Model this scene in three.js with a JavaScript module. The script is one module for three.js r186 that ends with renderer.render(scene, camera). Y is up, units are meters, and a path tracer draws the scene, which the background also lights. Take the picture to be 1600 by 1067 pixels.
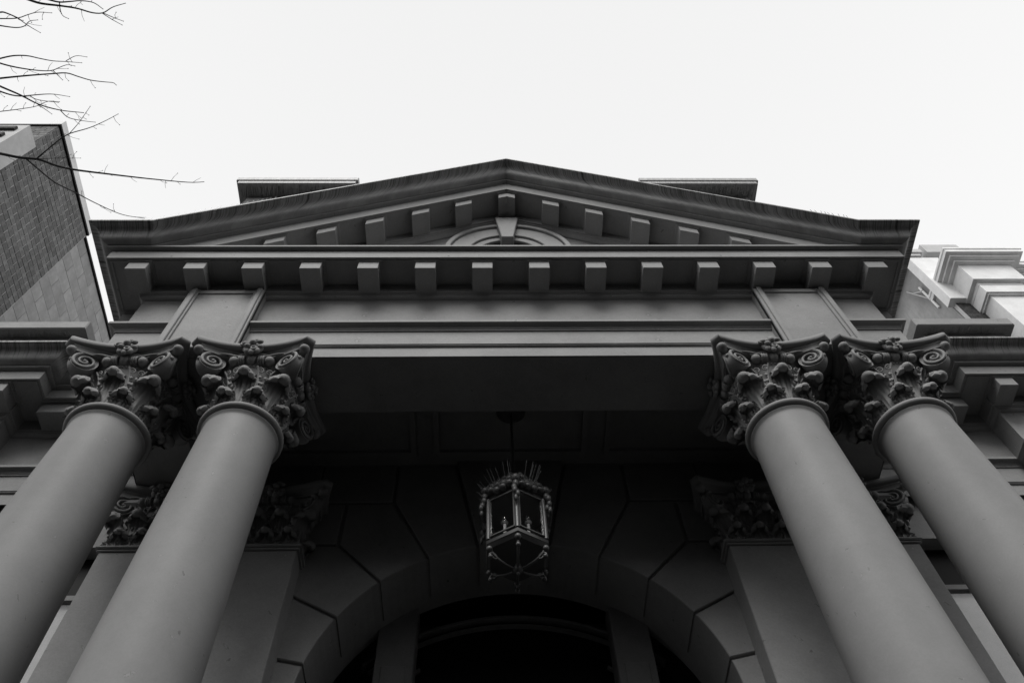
import * as THREE from 'three';
import { mergeGeometries } from 'three/addons/utils/BufferGeometryUtils.js';

// ---------------------------------------------------------------- camera, sky, sun, exposure
const scene = new THREE.Scene();
const camera = new THREE.PerspectiveCamera(43.567, 1024 / 682, 0.05, 600);
camera.position.set(-0.248, 1.6, 4.137);
camera.quaternion.setFromRotationMatrix(new THREE.Matrix4().makeBasis(
  new THREE.Vector3(0.999591, -0.026673, 0.010275),
  new THREE.Vector3(0.004243, 0.493953, 0.869478),
  new THREE.Vector3(-0.028267, -0.869079, 0.493864)));
camera.updateMatrixWorld();

const renderer = new THREE.WebGLRenderer({ antialias: true });
renderer.setSize(1024, 682);
renderer.toneMapping = THREE.LinearToneMapping;
renderer.toneMappingExposure = 1.0;
renderer.shadowMap.enabled = true;

{ // even overcast sky, a little paler towards the horizon
  const w = 64, h = 64, d = new Float32Array(w * h * 4);
  for (let j = 0; j < h; j++) for (let i = 0; i < w; i++) {
    const el = ((j + 0.5) / h - 0.5) * Math.PI;
    const v = 1.2 - 0.315 * Math.abs(Math.sin(el));
    const k = (j * w + i) * 4;
    d[k] = d[k + 1] = d[k + 2] = v; d[k + 3] = 1;
  }
  const t = new THREE.DataTexture(d, w, h, THREE.RGBAFormat, THREE.FloatType);
  t.mapping = THREE.EquirectangularReflectionMapping;
  t.magFilter = THREE.LinearFilter; t.minFilter = THREE.LinearFilter; t.needsUpdate = true;
  scene.background = t; scene.environment = t;
}
const sun = new THREE.DirectionalLight(0xfffefc, 2.9);
sun.position.set(-5, 39, 25); sun.target.position.set(0, 8, 0);
sun.castShadow = true; sun.shadow.radius = 58; sun.shadow.mapSize.set(2048, 2048);
Object.assign(sun.shadow.camera, { left: -30, right: 30, top: 30, bottom: -30, near: 1, far: 90 });
scene.add(sun, sun.target);

// ---------------------------------------------------------------- helpers
let seed = 7;
const rnd = () => { seed = (seed * 1664525 + 1013904223) >>> 0; return seed / 4294967296; };
const rr = (a, b) => a + (b - a) * rnd();
const V3 = (x, y, z) => new THREE.Vector3(x, y, z);
const used = {};
function numbered(n) { const k = used[n] = (used[n] ?? -1) + 1; return k ? n + '_' + String(k).padStart(3, '0') : n; }
function boxUV(g) { // uv in metres from the dominant direction of each face
  g = g.index ? g.toNonIndexed() : g;
  const p = g.attributes.position, uv = new Float32Array(p.count * 2);
  const a = V3(), b = V3(), c = V3(), n = V3();
  for (let i = 0; i < p.count; i += 3) {
    a.fromBufferAttribute(p, i); b.fromBufferAttribute(p, i + 1); c.fromBufferAttribute(p, i + 2);
    n.crossVectors(b.clone().sub(a), c.clone().sub(a));
    const ax = Math.abs(n.x), ay = Math.abs(n.y), az = Math.abs(n.z);
    [a, b, c].forEach((v, k) => {
      const [u, w] = ax > ay && ax > az ? [v.z, v.y] : ay > az ? [v.x, v.z] : [v.x, v.y];
      uv[(i + k) * 2] = u; uv[(i + k) * 2 + 1] = w;
    });
  }
  g.setAttribute('uv', new THREE.BufferAttribute(uv, 2));
  return g;
}
function mesh(name, g, m, parent) {
  const o = new THREE.Mesh(g, m); o.name = name; o.castShadow = o.receiveShadow = true;
  if (parent) parent.add(o);
  return o;
}
function thing(name, label, category, group) {
  const o = new THREE.Group(); o.name = numbered(name); o.userData = { label, category };
  if (group) o.userData.group = group;
  scene.add(o); return o;
}
function structure(name, g, m) { const o = mesh(name, g, m); o.userData.kind = 'structure'; scene.add(o); return o; }
function box(x0, x1, y0, y1, z0, z1) {
  const g = new THREE.BoxGeometry(Math.abs(x1 - x0), Math.abs(y1 - y0), Math.abs(z1 - z0));
  g.translate((x0 + x1) / 2, (y0 + y1) / 2, (z0 + z1) / 2); return boxUV(g);
}
function merge(list) {
  return mergeGeometries(list.map(g => {
    g = g.index ? g.toNonIndexed() : g;
    for (const k of Object.keys(g.attributes)) if (!['position', 'normal', 'uv'].includes(k)) g.deleteAttribute(k);
    if (!g.attributes.uv) g.setAttribute('uv', new THREE.BufferAttribute(new Float32Array(g.attributes.position.count * 2), 2));
    if (!g.attributes.normal) g.computeVertexNormals();
    return g;
  }));
}
// bevelled box: sharp edges broken by a small chamfer, extruded along z
function slab(pts, z0, z1, bev = 0.006, inset = 0, holes = []) {
  const s = new THREE.Shape(pts.map(p => new THREE.Vector2(p[0], p[1])));
  for (const h of holes) s.holes.push(new THREE.Path(h.map(p => new THREE.Vector2(p[0], p[1]))));
  const g = new THREE.ExtrudeGeometry(s, { depth: z1 - z0 - 2 * bev, bevelEnabled: bev > 0, bevelThickness: bev, bevelSize: bev, bevelOffset: -bev - inset, bevelSegments: 1, curveSegments: 1 });
  g.translate(0, 0, z0 + bev); return boxUV(g);
}
const rect = (x0, x1, y0, y1) => [[x0, y0], [x1, y0], [x1, y1], [x0, y1]];
function cbox(x0, x1, y0, y1, z0, z1, bev = 0.006) { return slab(rect(x0, x1, y0, y1), z0, z1, bev); }
// grid surface from rows of points, flat-shaded across creases given by duplicate rows
function grid(rows, uvf, closed = false) {
  const pos = [], uv = [], idx = [], n = rows[0].length;
  rows.forEach((r, j) => r.forEach((p, i) => { pos.push(p.x, p.y, p.z); const q = uvf ? uvf(j, i, p) : [i, j]; uv.push(q[0], q[1]); }));
  for (let j = 0; j < rows.length - 1; j++) for (let i = 0; i < n - 1; i++) {
    const a = j * n + i, b = a + 1, c = a + n, d = c + 1;
    idx.push(a, b, d, a, d, c);
  }
  const g = new THREE.BufferGeometry();
  g.setAttribute('position', new THREE.Float32BufferAttribute(pos, 3));
  g.setAttribute('uv', new THREE.Float32BufferAttribute(uv, 2));
  g.setIndex(idx); g.computeVertexNormals(); return g;
}
// moulding: profile [[out, y], ...] run along a plan path [[x, z], ...] with mitred corners
function sweep(profile, path, smooth = []) {
  const n = path.length, dirs = [];
  for (let i = 0; i < n - 1; i++) { const dx = path[i + 1][0] - path[i][0], dz = path[i + 1][1] - path[i][1], l = Math.hypot(dx, dz); dirs.push([dx / l, dz / l]); }
  const off = path.map((p, i) => {
    const a = dirs[Math.max(0, i - 1)], b = dirs[Math.min(n - 2, i)];
    const n1 = [-a[1], a[0]], n2 = [-b[1], b[0]], k = 1 + n1[0] * n2[0] + n1[1] * n2[1];
    return [(n1[0] + n2[0]) / k, (n1[1] + n2[1]) / k];
  });
  const pos = [], uv = [], nor = [];
  let run = 0;
  let v0 = 0;
  for (let j = 0; j < profile.length - 1; j++) {
    const [o0, y0] = profile[j], [o1, y1] = profile[j + 1], L = Math.hypot(o1 - o0, y1 - y0);
    run = 0;
    const nrm = (k) => { // profile normal at node k for smooth runs
      const f = (a, b) => { const dx = profile[b][0] - profile[a][0], dy = profile[b][1] - profile[a][1], l = Math.hypot(dx, dy) || 1; return [dy / l, -dx / l]; };
      const self = f(j, j + 1);
      if (!smooth.includes(k)) return self;
      const q = k === j ? (j > 0 ? f(j - 1, j) : self) : (j + 2 < profile.length ? f(j + 1, j + 2) : self);
      const s = [self[0] + q[0], self[1] + q[1]], l = Math.hypot(...s) || 1; return [s[0] / l, s[1] / l];
    };
    const na = nrm(j), nb = nrm(j + 1);
    for (let i = 0; i < n - 1; i++) {
      const len = Math.hypot(path[i + 1][0] - path[i][0], path[i + 1][1] - path[i][1]);
      const P = (k, o, y) => [path[k][0] + off[k][0] * o, y, path[k][1] + off[k][1] * o];
      const A = P(i, o0, y0), B = P(i + 1, o0, y0), C = P(i + 1, o1, y1), D = P(i, o1, y1);
      const d = dirs[i], N = [-d[1], d[0]];
      const n3 = q => [N[0] * q[0], q[1], N[1] * q[0]];
      const along = p => p[0] * d[0] + p[2] * d[1];
      for (const [p, v, q] of [[A, v0, na], [B, v0, na], [C, v0 + L, nb], [A, v0, na], [C, v0 + L, nb], [D, v0 + L, nb]]) {
        pos.push(...p); uv.push(along(p), v); nor.push(...n3(q));
      }
      run += len;
    }
    v0 += L;
  }
  const g = new THREE.BufferGeometry();
  g.setAttribute('position', new THREE.Float32BufferAttribute(pos, 3));
  g.setAttribute('normal', new THREE.Float32BufferAttribute(nor, 3));
  g.setAttribute('uv', new THREE.Float32BufferAttribute(uv, 2));
  return g;
}
function curveProfile(p0, p1, kind, n = 10) { // cyma between two profile points
  const out = [];
  for (let i = 0; i <= n; i++) {
    const t = i / n; let a = t, b = t;
    if (kind === 'cyma') { b = t - Math.sin(2 * Math.PI * t) / (2 * Math.PI) * 0.75; a = t + Math.sin(2 * Math.PI * t) / (2 * Math.PI) * 0.55; }
    if (kind === 'cove') { a = 1 - Math.cos(t * Math.PI / 2); b = Math.sin(t * Math.PI / 2); }
    if (kind === 'ovolo') { a = Math.sin(t * Math.PI / 2); b = 1 - Math.cos(t * Math.PI / 2); }
    out.push([p0[0] + (p1[0] - p0[0]) * a, p0[1] + (p1[1] - p0[1]) * b]);
  }
  return out;
}
function tube(pts, r0, r1, seg = 6, per = 3) { // tapered tube through points
  const c = pts.length > 2 ? new THREE.CatmullRomCurve3(pts) : new THREE.LineCurve3(pts[0], pts[1]);
  const n = Math.max(1, (pts.length - 1) * per), rows = [];
  const fr = c.computeFrenetFrames(n, false);
  for (let i = 0; i <= n; i++) {
    const t = i / n, p = c.getPointAt(t), r = r0 + (r1 - r0) * t, row = [];
    for (let k = 0; k <= seg; k++) { const a = k / seg * Math.PI * 2; row.push(p.clone().addScaledVector(fr.normals[i], Math.cos(a) * r).addScaledVector(fr.binormals[i], Math.sin(a) * r)); }
    rows.push(row);
  }
  return grid(rows, (j, i) => [i / seg * 0.2, j * 0.1]);
}
const lathe = (pts, seg = 48) => new THREE.LatheGeometry(pts.map(p => new THREE.Vector2(p[0], p[1])), seg);
function ball(x, y, z, rx, ry = rx, rz = rx, w = 12, h = 8) { const g = new THREE.SphereGeometry(1, w, h); g.scale(rx, ry, rz); g.translate(x, y, z); return g; }

// ---------------------------------------------------------------- procedural textures
function noiseField(n, cells, s) { // tileable value noise
  const g = new Float32Array(cells * cells); const keep = seed; seed = s; for (let i = 0; i < g.length; i++) g[i] = rnd(); seed = keep;
  return (u, v) => {
    const x = ((u % 1) + 1) % 1 * cells, y = ((v % 1) + 1) % 1 * cells, i = Math.floor(x), j = Math.floor(y);
    let fx = x - i, fy = y - j; fx = fx * fx * (3 - 2 * fx); fy = fy * fy * (3 - 2 * fy);
    const G = (a, b) => g[((b % cells) * cells) + (a % cells)];
    return (G(i, j) * (1 - fx) + G(i + 1, j) * fx) * (1 - fy) + (G(i, j + 1) * (1 - fx) + G(i + 1, j + 1) * fx) * fy;
  };
}
const toS = l => Math.round(255 * Math.min(1, Math.max(0, l <= 0.0031308 ? l * 12.92 : 1.055 * Math.pow(l, 1 / 2.4) - 0.055)));
function tex(w, h, f, srgb = true, ru = 1, rv = 1) {
  const d = new Uint8Array(w * h * 4);
  for (let j = 0; j < h; j++) for (let i = 0; i < w; i++) {
    const v = f((i + 0.5) / w, (j + 0.5) / h, i, j), b = srgb ? toS(v) : Math.round(255 * Math.min(1, Math.max(0, v)));
    const k = (j * w + i) * 4; d[k] = d[k + 1] = d[k + 2] = b; d[k + 3] = 255;
  }
  const t = new THREE.DataTexture(d, w, h, THREE.RGBAFormat); t.wrapS = t.wrapT = THREE.RepeatWrapping;
  t.magFilter = THREE.LinearFilter; t.minFilter = THREE.LinearMipmapLinearFilter; t.generateMipmaps = true;
  if (srgb) t.colorSpace = THREE.SRGBColorSpace; t.repeat.set(ru, rv); t.needsUpdate = true; return t;
}
const nA = noiseField(0, 5, 11), nB = noiseField(0, 13, 22), nC = noiseField(0, 41, 33), nD = noiseField(0, 127, 44), nE = noiseField(0, 300, 55);
const fbm = (u, v) => 0.4 * nA(u, v) + 0.27 * nB(u, v) + 0.18 * nC(u, v) + 0.1 * nD(u, v) + 0.05 * nE(u, v);
// scuffs and chips in the paint: little patches with their own outline
const chips = []; for (let i = 0; i < 64; i++) chips.push([rnd(), rnd(), rr(0.0015, 0.006), rr(0.003, 0.013), rr(0, 3.14), rnd() < 0.55 ? rr(0.12, 0.35) : -rr(0.15, 0.3)]);
function chipAt(u, v) {
  let s = 0;
  for (const [cx, cy, a, b, th, k] of chips) {
    let dx = u - cx, dy = v - cy; dx -= Math.round(dx); dy -= Math.round(dy);
    if (Math.abs(dx) > 0.03 || Math.abs(dy) > 0.03) continue;
    const x = dx * Math.cos(th) + dy * Math.sin(th), y = -dx * Math.sin(th) + dy * Math.cos(th);
    const q = Math.hypot(x / a, y / b) + (nE(u * 1.7, v * 1.7) - 0.5) * 0.9 + (nD(u * 3, v * 3) - 0.5) * 0.6;
    if (q < 1) s += k * (q > 0.72 ? -0.7 : 1);
  }
  return s;
}
const T = {};
T.paint = tex(1024, 1024, (u, v) => 0.86 + 0.34 * (fbm(u, v) - 0.5) + 0.08 * (nE(u, v) - 0.5) + chipAt(u, v) * 1.25, true, 0.34, 0.34);
T.paintBump = tex(512, 512, (u, v) => 0.5 * nC(u, v) + 0.3 * nD(u, v) + 0.2 * nE(u, v), false, 0.9, 0.9);
T.shaft = tex(1024, 1024, (u, v) => 0.88 + 0.2 * (fbm(u, v) - 0.5) + 0.05 * (nE(u, v) - 0.5) + chipAt(u, v) * 1.1, true, 1, 1);
{ // run-off streaks on the gutter: thin dark dribbles that start at the lip
  const W = 2048, H = 128, a = new Float32Array(W * H).fill(1);
  for (let s = 0; s < 460; s++) {
    const c = rnd(); const x0 = Math.floor(((rnd() * 3 | 0) / 3 + Math.pow(c, 1.0) * 0.34) * W), w = rr(1, 4), len = rr(0.2, 1.0) * H, k = rr(0.15, 0.72); let x = x0;
    for (let j = 0; j < len; j++) {
      x += rr(-0.35, 0.35);
      for (let q = -4; q <= 4; q++) { const f = Math.max(0, 1 - Math.abs(q) / w) * k * (1 - Math.pow(j / len, 3)); const i = ((Math.round(x) + q) % W + W) % W; a[(H - 1 - j) * W + i] *= 1 - f; }
    }
  }
  T.streak = tex(W, H, (u, v, i, j) => (0.82 + 0.7 * (fbm(u * 3, v * 0.3) - 0.5)) * a[j * W + i] + chipAt(u * 4 % 1, v * 0.5) * 0.25);
}
T.stone = tex(512, 512, (u, v) => 0.88 + 0.3 * (fbm(u, v) - 0.5) + 0.08 * (nE(u, v) - 0.5), true, 0.5, 0.5);
T.render = tex(1024, 1024, (u, v) => 0.82 + 0.55 * (fbm(u, v) - 0.5) + 0.25 * (nC(u * 3, v * 0.5) - 0.5) * nA(u, v), true, 0.2, 0.2);
T.brick = tex(512, 512, (u, v) => 0.8 + 0.5 * (nC(u, v) - 0.5) * 0.6 + 0.35 * (nE(u, v) - 0.5) + 0.3 * (nB(u, v) - 0.5), true, 0.8, 0.8);
T.asphalt = tex(512, 512, (u, v) => 0.7 + 0.6 * (nE(u, v) - 0.5) + 0.3 * (nB(u, v) - 0.5), true, 0.5, 0.5);

const G = (l, r = 0.75, o = {}) => new THREE.MeshPhysicalMaterial({ color: new THREE.Color().setRGB(l, l, l), roughness: r, specularIntensity: 0.15, side: THREE.DoubleSide, ...o });
const M = {};
M.paint = G(0.31, 0.55, { map: T.paint, bumpMap: T.paintBump, bumpScale: 0.0015 });
M.shaft = G(0.275, 0.5, { map: T.shaft });
M.carved = G(0.25, 0.6);
M.gutter = G(0.36, 0.45, { specularIntensity: 0.6, map: T.streak });
M.dark = G(0.05, 0.6);
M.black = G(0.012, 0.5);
M.joinery = G(0.24, 0.5, { map: T.paint });
M.glass = new THREE.MeshPhysicalMaterial({ color: 0xffffff, transmission: 1, thickness: 0, roughness: 0.03, ior: 1.5, side: THREE.DoubleSide });
M.blind = G(0.42, 0.9, { map: T.stone });
M.iron = G(0.09, 0.4, { specularIntensity: 0.8 });
M.candle = G(0.4, 0.4);
M.wire = G(0.3, 0.35, { metalness: 0.8 });
M.bark = G(0.055, 0.9);
M.white = G(0.74, 0.8, { map: T.stone });
M.render = G(0.34, 0.9, { map: T.render });
M.coping = G(0.5, 0.8, { map: T.stone });
M.mortar = G(0.5, 0.95, { map: T.stone });
M.bricks = [0.17, 0.21, 0.19, 0.23, 0.16].map(l => G(l, 0.9, { map: T.brick }));
M.tick = M.mortar;
M.pale = [0.36, 0.4, 0.38, 0.34].map(l => G(l, 0.85, { map: T.render }));
M.darkBrick = [0.075, 0.09, 0.06].map(l => G(l, 0.9, { map: T.brick }));
M.asphalt = G(0.022, 0.95, { map: T.asphalt });
M.paving = G(0.02, 0.9, { map: T.stone });
M.stepStone = G(0.024, 0.8, { map: T.stone });

// ---------------------------------------------------------------- the ground
structure('pavement', box(-60, 60, -0.3, 0.0, -60, 7), M.paving);
structure('kerb', box(-60, 60, -0.3, 0.004, 7, 7.3), M.stepStone);
structure('road', box(-60, 60, -0.4, -0.12, 7.3, 13), M.asphalt);
structure('far_pavement', box(-60, 60, -0.4, 0, 13, 60), M.paving);

// ---------------------------------------------------------------- the columned building
const bank = thing('portico_building', 'dark grey classical building with a columned portico and triangular pediment', 'building');
const part = (name, g, m = M.paint, parent = bank) => mesh(name, g, m, parent);
const SX = 3.872, COL = [2.422, 3.575], CZ = -0.316, SOF = 8.6, MR = 0.5643;
const wingL = [[-9.6, -1.5], [-5.77, -1.5], [-5.77, -1.76], [-SX, -1.76]];
const wingR = wingL.map(p => [-p[0], p[1]]).reverse();
const plan = [...wingL, [-SX, 0], [SX, 0], ...wingR];
{
  const archi = [[0, SOF], [0, 8.762], [0.012, 8.766], [0.022, 8.775], [0.022, 8.786], [0.03, 8.788], [0.03, 9.022], [0.045, 9.026], [0.045, 9.04],
    ...curveProfile([0.05, 9.042], [0.1, 9.092], 'cove', 6), [0.108, 9.094], [0.108, 9.128], [0.01, 9.14]];
  part('architrave', sweep(archi, plan, [9, 10, 11, 12, 13, 14]));
  part('frieze', sweep([[0.01, 9.14], [0.01, 9.77]], plan));
  const bed = curveProfile([0.012, 9.755], [0.055, 9.8], 'ovolo', 6);
  const corn = [[0.01, 9.752], ...bed, [0.065, 9.802], [0.065, 9.815], [0.08, 9.818], [0.08, 9.998], [0.352, 9.998], [0.352, 9.986], [0.372, 9.986], [0.372, 9.998], [0.39, 9.998], [0.39, 9.992], [0.407, 9.992], [0.407, 10.163], [0.43, 10.166], [0.457, 10.17], [0.457, 10.2], [-0.02, 10.24]];
  part('cornice', sweep(corn, plan, [2, 3, 4, 5, 6]));
  // gutter moulding (cyma) on wings, portico flanks and the two corners
  const sima = [[0.457, 10.2], ...curveProfile([0.457, 10.203], [0.66, 10.362], 'cyma', 14), [0.664, 10.366], [0.678, 10.368], [0.678, 10.394], [0.64, 10.396]];
  const simaTop = [[0.64, 10.396], [0.05, 10.43]];
  const sm = [...Array(13).keys()].map(i => i + 2);
  const simaUV = g => { // streak map: 4 m long, v over the moulding
    const uv = g.attributes.uv, p = g.attributes.position;
    for (let i = 0; i < uv.count; i++) uv.setXY(i, uv.getX(i) / 4.1 + 0.37, Math.min(0.995, Math.max(0.005, (p.getY(i) - 10.195) / 0.205)));
    return g;
  };
  for (const s of [-1, 1]) {
    const path = s < 0 ? [...wingL, [-SX, 0], [-3.865, 0]] : [[3.865, 0], [SX, 0], ...wingR];
    part('gutter', simaUV(sweep(sima, path, sm)), M.gutter); part('gutter_top', sweep(simaTop, path), M.dark);
  }
  // raking cornice of the pediment: horizontal sections sheared up to the apex
  const rake = (prof, name, mat, s, dy0, uvFix) => {
    const N = 96, rows = [], V = [0];
    for (let j = 1; j < prof.length; j++) V.push(V[j - 1] + Math.hypot(prof[j][0] - prof[j - 1][0], prof[j][1] - prof[j - 1][1]));
    const geos = [];
    for (let j = 0; j < prof.length - 1; j++) {
      const a = [], b = [];
      for (let i = 0; i <= N; i++) {
        const x = 3.865 * (1 - i / N), up = MR * (3.865 - x);
        const Y = q => Math.max(prof[q][1] + up, 10.192);
        a.push(V3(s * x, Y(j), prof[j][0])); b.push(V3(s * x, Y(j + 1), prof[j + 1][0]));
      }
      geos.push({ a, b, j });
    }
    const list = geos.map(({ a, b, j }) => grid([a, b], (jj, i, p) => uvFix ? [s * (3.865 * (1 - i / N)) / 3.6 + 0.11 + s * 0.05 * (prof[j + jj][1] - 10.195) / 0.2, Math.min(0.995, Math.max(0.005, (prof[j + jj][1] - 10.195) / 0.205))] : [p.x * 1.15, V[j + jj]]));
    let g = merge(list);
    return part(name, g, mat);
  };
  for (const s of [-1, 1]) {
    rake(sima, 'raking_gutter', M.gutter, s, 0, true); rake(simaTop, 'gutter_top', M.dark, s);
    const t = 10.394;
    rake([[-0.3, t - 0.02], [0.457, t - 0.19], [0.457, t - 0.222], [0.43, t - 0.226], [0.407, t - 0.23], [0.407, t - 0.433], [0.39, t - 0.433], [0.39, t - 0.427], [0.08, t - 0.427], [0.08, t - 0.6], [0.065, t - 0.604], [0.065, t - 0.62], [0.05, t - 0.63], [0.03, t - 0.655], [0.016, t - 0.67], [-0.02, t - 0.672]].map(p => p), 'raking_cornice', M.paint, s);
  }
  // modillions
  const modG = cbox(-0.108, 0.108, 9.815, 9.972, 0.07, 0.362, 0.004);
  const capG = merge([cbox(-0.128, 0.128, 9.972, 9.984, 0.07, 0.376, 0.003), cbox(-0.138, 0.138, 9.984, 10.0, 0.07, 0.386, 0.003)]);
  const modillion = (x, z, turn) => { const m = part('modillion', modG); m.position.set(x, 0, z); m.rotation.y = turn; mesh('modillion_cap', capG, M.paint, m); };
  for (let i = 0; i < 14; i++) modillion((i - 6.5) * 0.6048, 0, 0);
  for (const s of [-1, 1]) {
    for (const z of [-0.36, -1.0]) modillion(s * SX, z, s * Math.PI / 2);
    for (const x of [4.25, 4.84]) modillion(s * x, -1.76, 0);
    for (const x of [5.815, 6.42, 7.025, 7.63]) modillion(s * x, -1.5, 0);
    part('cornice_block', cbox(s < 0 ? -5.41 : 5.05, s < 0 ? -5.05 : 5.41, 9.815, 9.998, -1.8, -1.43, 0.004));
  }
  // raking modillions: plumb sides, soffits following the slope
  const shear = (g, s) => { g = g.clone(); const p = g.attributes.position; for (let i = 0; i < p.count; i++) p.setY(i, p.getY(i) - s * MR * p.getX(i)); g.computeVertexNormals(); return g; };
  const drop = 12.575 - 0.582;
  for (const s of [-1, 1]) {
    const a = shear(cbox(-0.1, 0.1, 0, 0.135, 0.07, 0.362, 0.004), s), b = shear(merge([cbox(-0.118, 0.118, 0.135, 0.146, 0.07, 0.376, 0.003), cbox(-0.126, 0.126, 0.146, 0.16, 0.07, 0.386, 0.003)]), s);
    for (const x of [0.545, 1.06, 1.585, 2.108, 2.64]) {
      const m = part('raking_modillion', a); m.position.set(s * x, drop - MR * x, 0); mesh('modillion_cap', b, M.paint, m);
    }
  }
  const chev = (w, y0, y1, z1) => slab([[-w, y0 - MR * w], [0, y0], [w, y0 - MR * w], [w, y1 - MR * w], [0, y1], [-w, y1 - MR * w]], 0.07, z1, 0.004);
  const ap = part('apex_modillion', chev(0.105, drop, drop + 0.135, 0.362)); mesh('modillion_cap', chev(0.13, drop + 0.137, drop + 0.16, 0.384), M.paint, ap);
  // tympanum with its arched opening
  const yc = 10.98, arc = (r, a0, a1, n = 28) => [...Array(n + 1).keys()].map(i => { const a = a0 + (a1 - a0) * i / n; return [r * Math.cos(a), yc + r * Math.sin(a)]; });
  const hole = [...arc(0.37, 0, Math.PI), [-0.37, 10.3], [0.37, 10.3]];
  part('tympanum', slab([[-3.5, 10.15], [3.5, 10.15], [0, 12.14]], -0.3, 0.0, 0, 0, [hole]));
  const ring = (r0, r1, z1, name) => part(name, slab([...arc(r1, 0, Math.PI), ...arc(r0, Math.PI, 0)], -0.05, z1, 0.006));
  ring(0.37, 0.47, 0.03, 'archivolt'); ring(0.472, 0.7, 0.055, 'archivolt'); ring(0.702, 0.765, 0.085, 'archivolt');
  part('keystone', slab([[-0.075, 11.2], [0.065, 11.2], [0.14, 11.83], [-0.15, 11.83]], -0.05, 0.14, 0.008));
  part('lunette_window', box(-0.37, 0.37, 10.3, 11.36, -0.28, -0.22), M.black);
  // projecting frieze panels above each pair of columns: frame, fillet and sunk field
  for (const s of [-1, 1]) {
    const x0 = s < 0 ? -3.376 : 2.6, x1 = s < 0 ? -2.6 : 3.376;
    const p = part('frieze_panel', cbox(x0, x1, SOF + 0.004, 9.775, -0.05, 0.114, 0.003));
    const f = 0.1, stile = (a, b) => mesh('panel_moulding', merge([cbox(a, b, SOF + 0.004, 9.775, 0.08, 0.135, 0.004), cbox(a + 0.03, b - 0.022, SOF + 0.004, 9.775, 0.09, 0.155, 0.006)]), M.paint, p);
    stile(x0, x0 + f); stile(x1 - f, x1);
    mesh('panel_moulding', cbox(x0 + f, x1 - f, 9.7, 9.775, 0.08, 0.13, 0.006), M.paint, p);
  }
  // beams, ceiling and roof over the porch
  part('beam', box(-3.86, 3.86, SOF, 10.1, -0.632, -0.012));
  for (const s of [-1, 1]) {
    part('side_beam', box(s * 3.24, s * 3.86, SOF, 10.1, -1.86, -0.634));
    part('roof_slope', slab([[0, 12.56], [s * 3.8, 12.56 - MR * 3.8], [s * 3.8, 12.36 - MR * 3.8], [0, 12.36]], -3, 0.3, 0), M.gutter);
  }
  const ceil = part('ceiling', box(-3.24, 3.24, 9.35, 9.5, -1.9, -0.63));
  for (const x of [-1.9, 0, 1.9]) mesh('ceiling_moulding', merge([box(x - 0.85, x + 0.85, 9.3, 9.352, -1.72, -1.66), box(x - 0.85, x + 0.85, 9.3, 9.352, -0.86, -0.8), box(x - 0.85, x - 0.79, 9.3, 9.352, -1.66, -0.86), box(x + 0.79, x + 0.85, 9.3, 9.352, -1.66, -0.86)]), M.paint, ceil);
}

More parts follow.
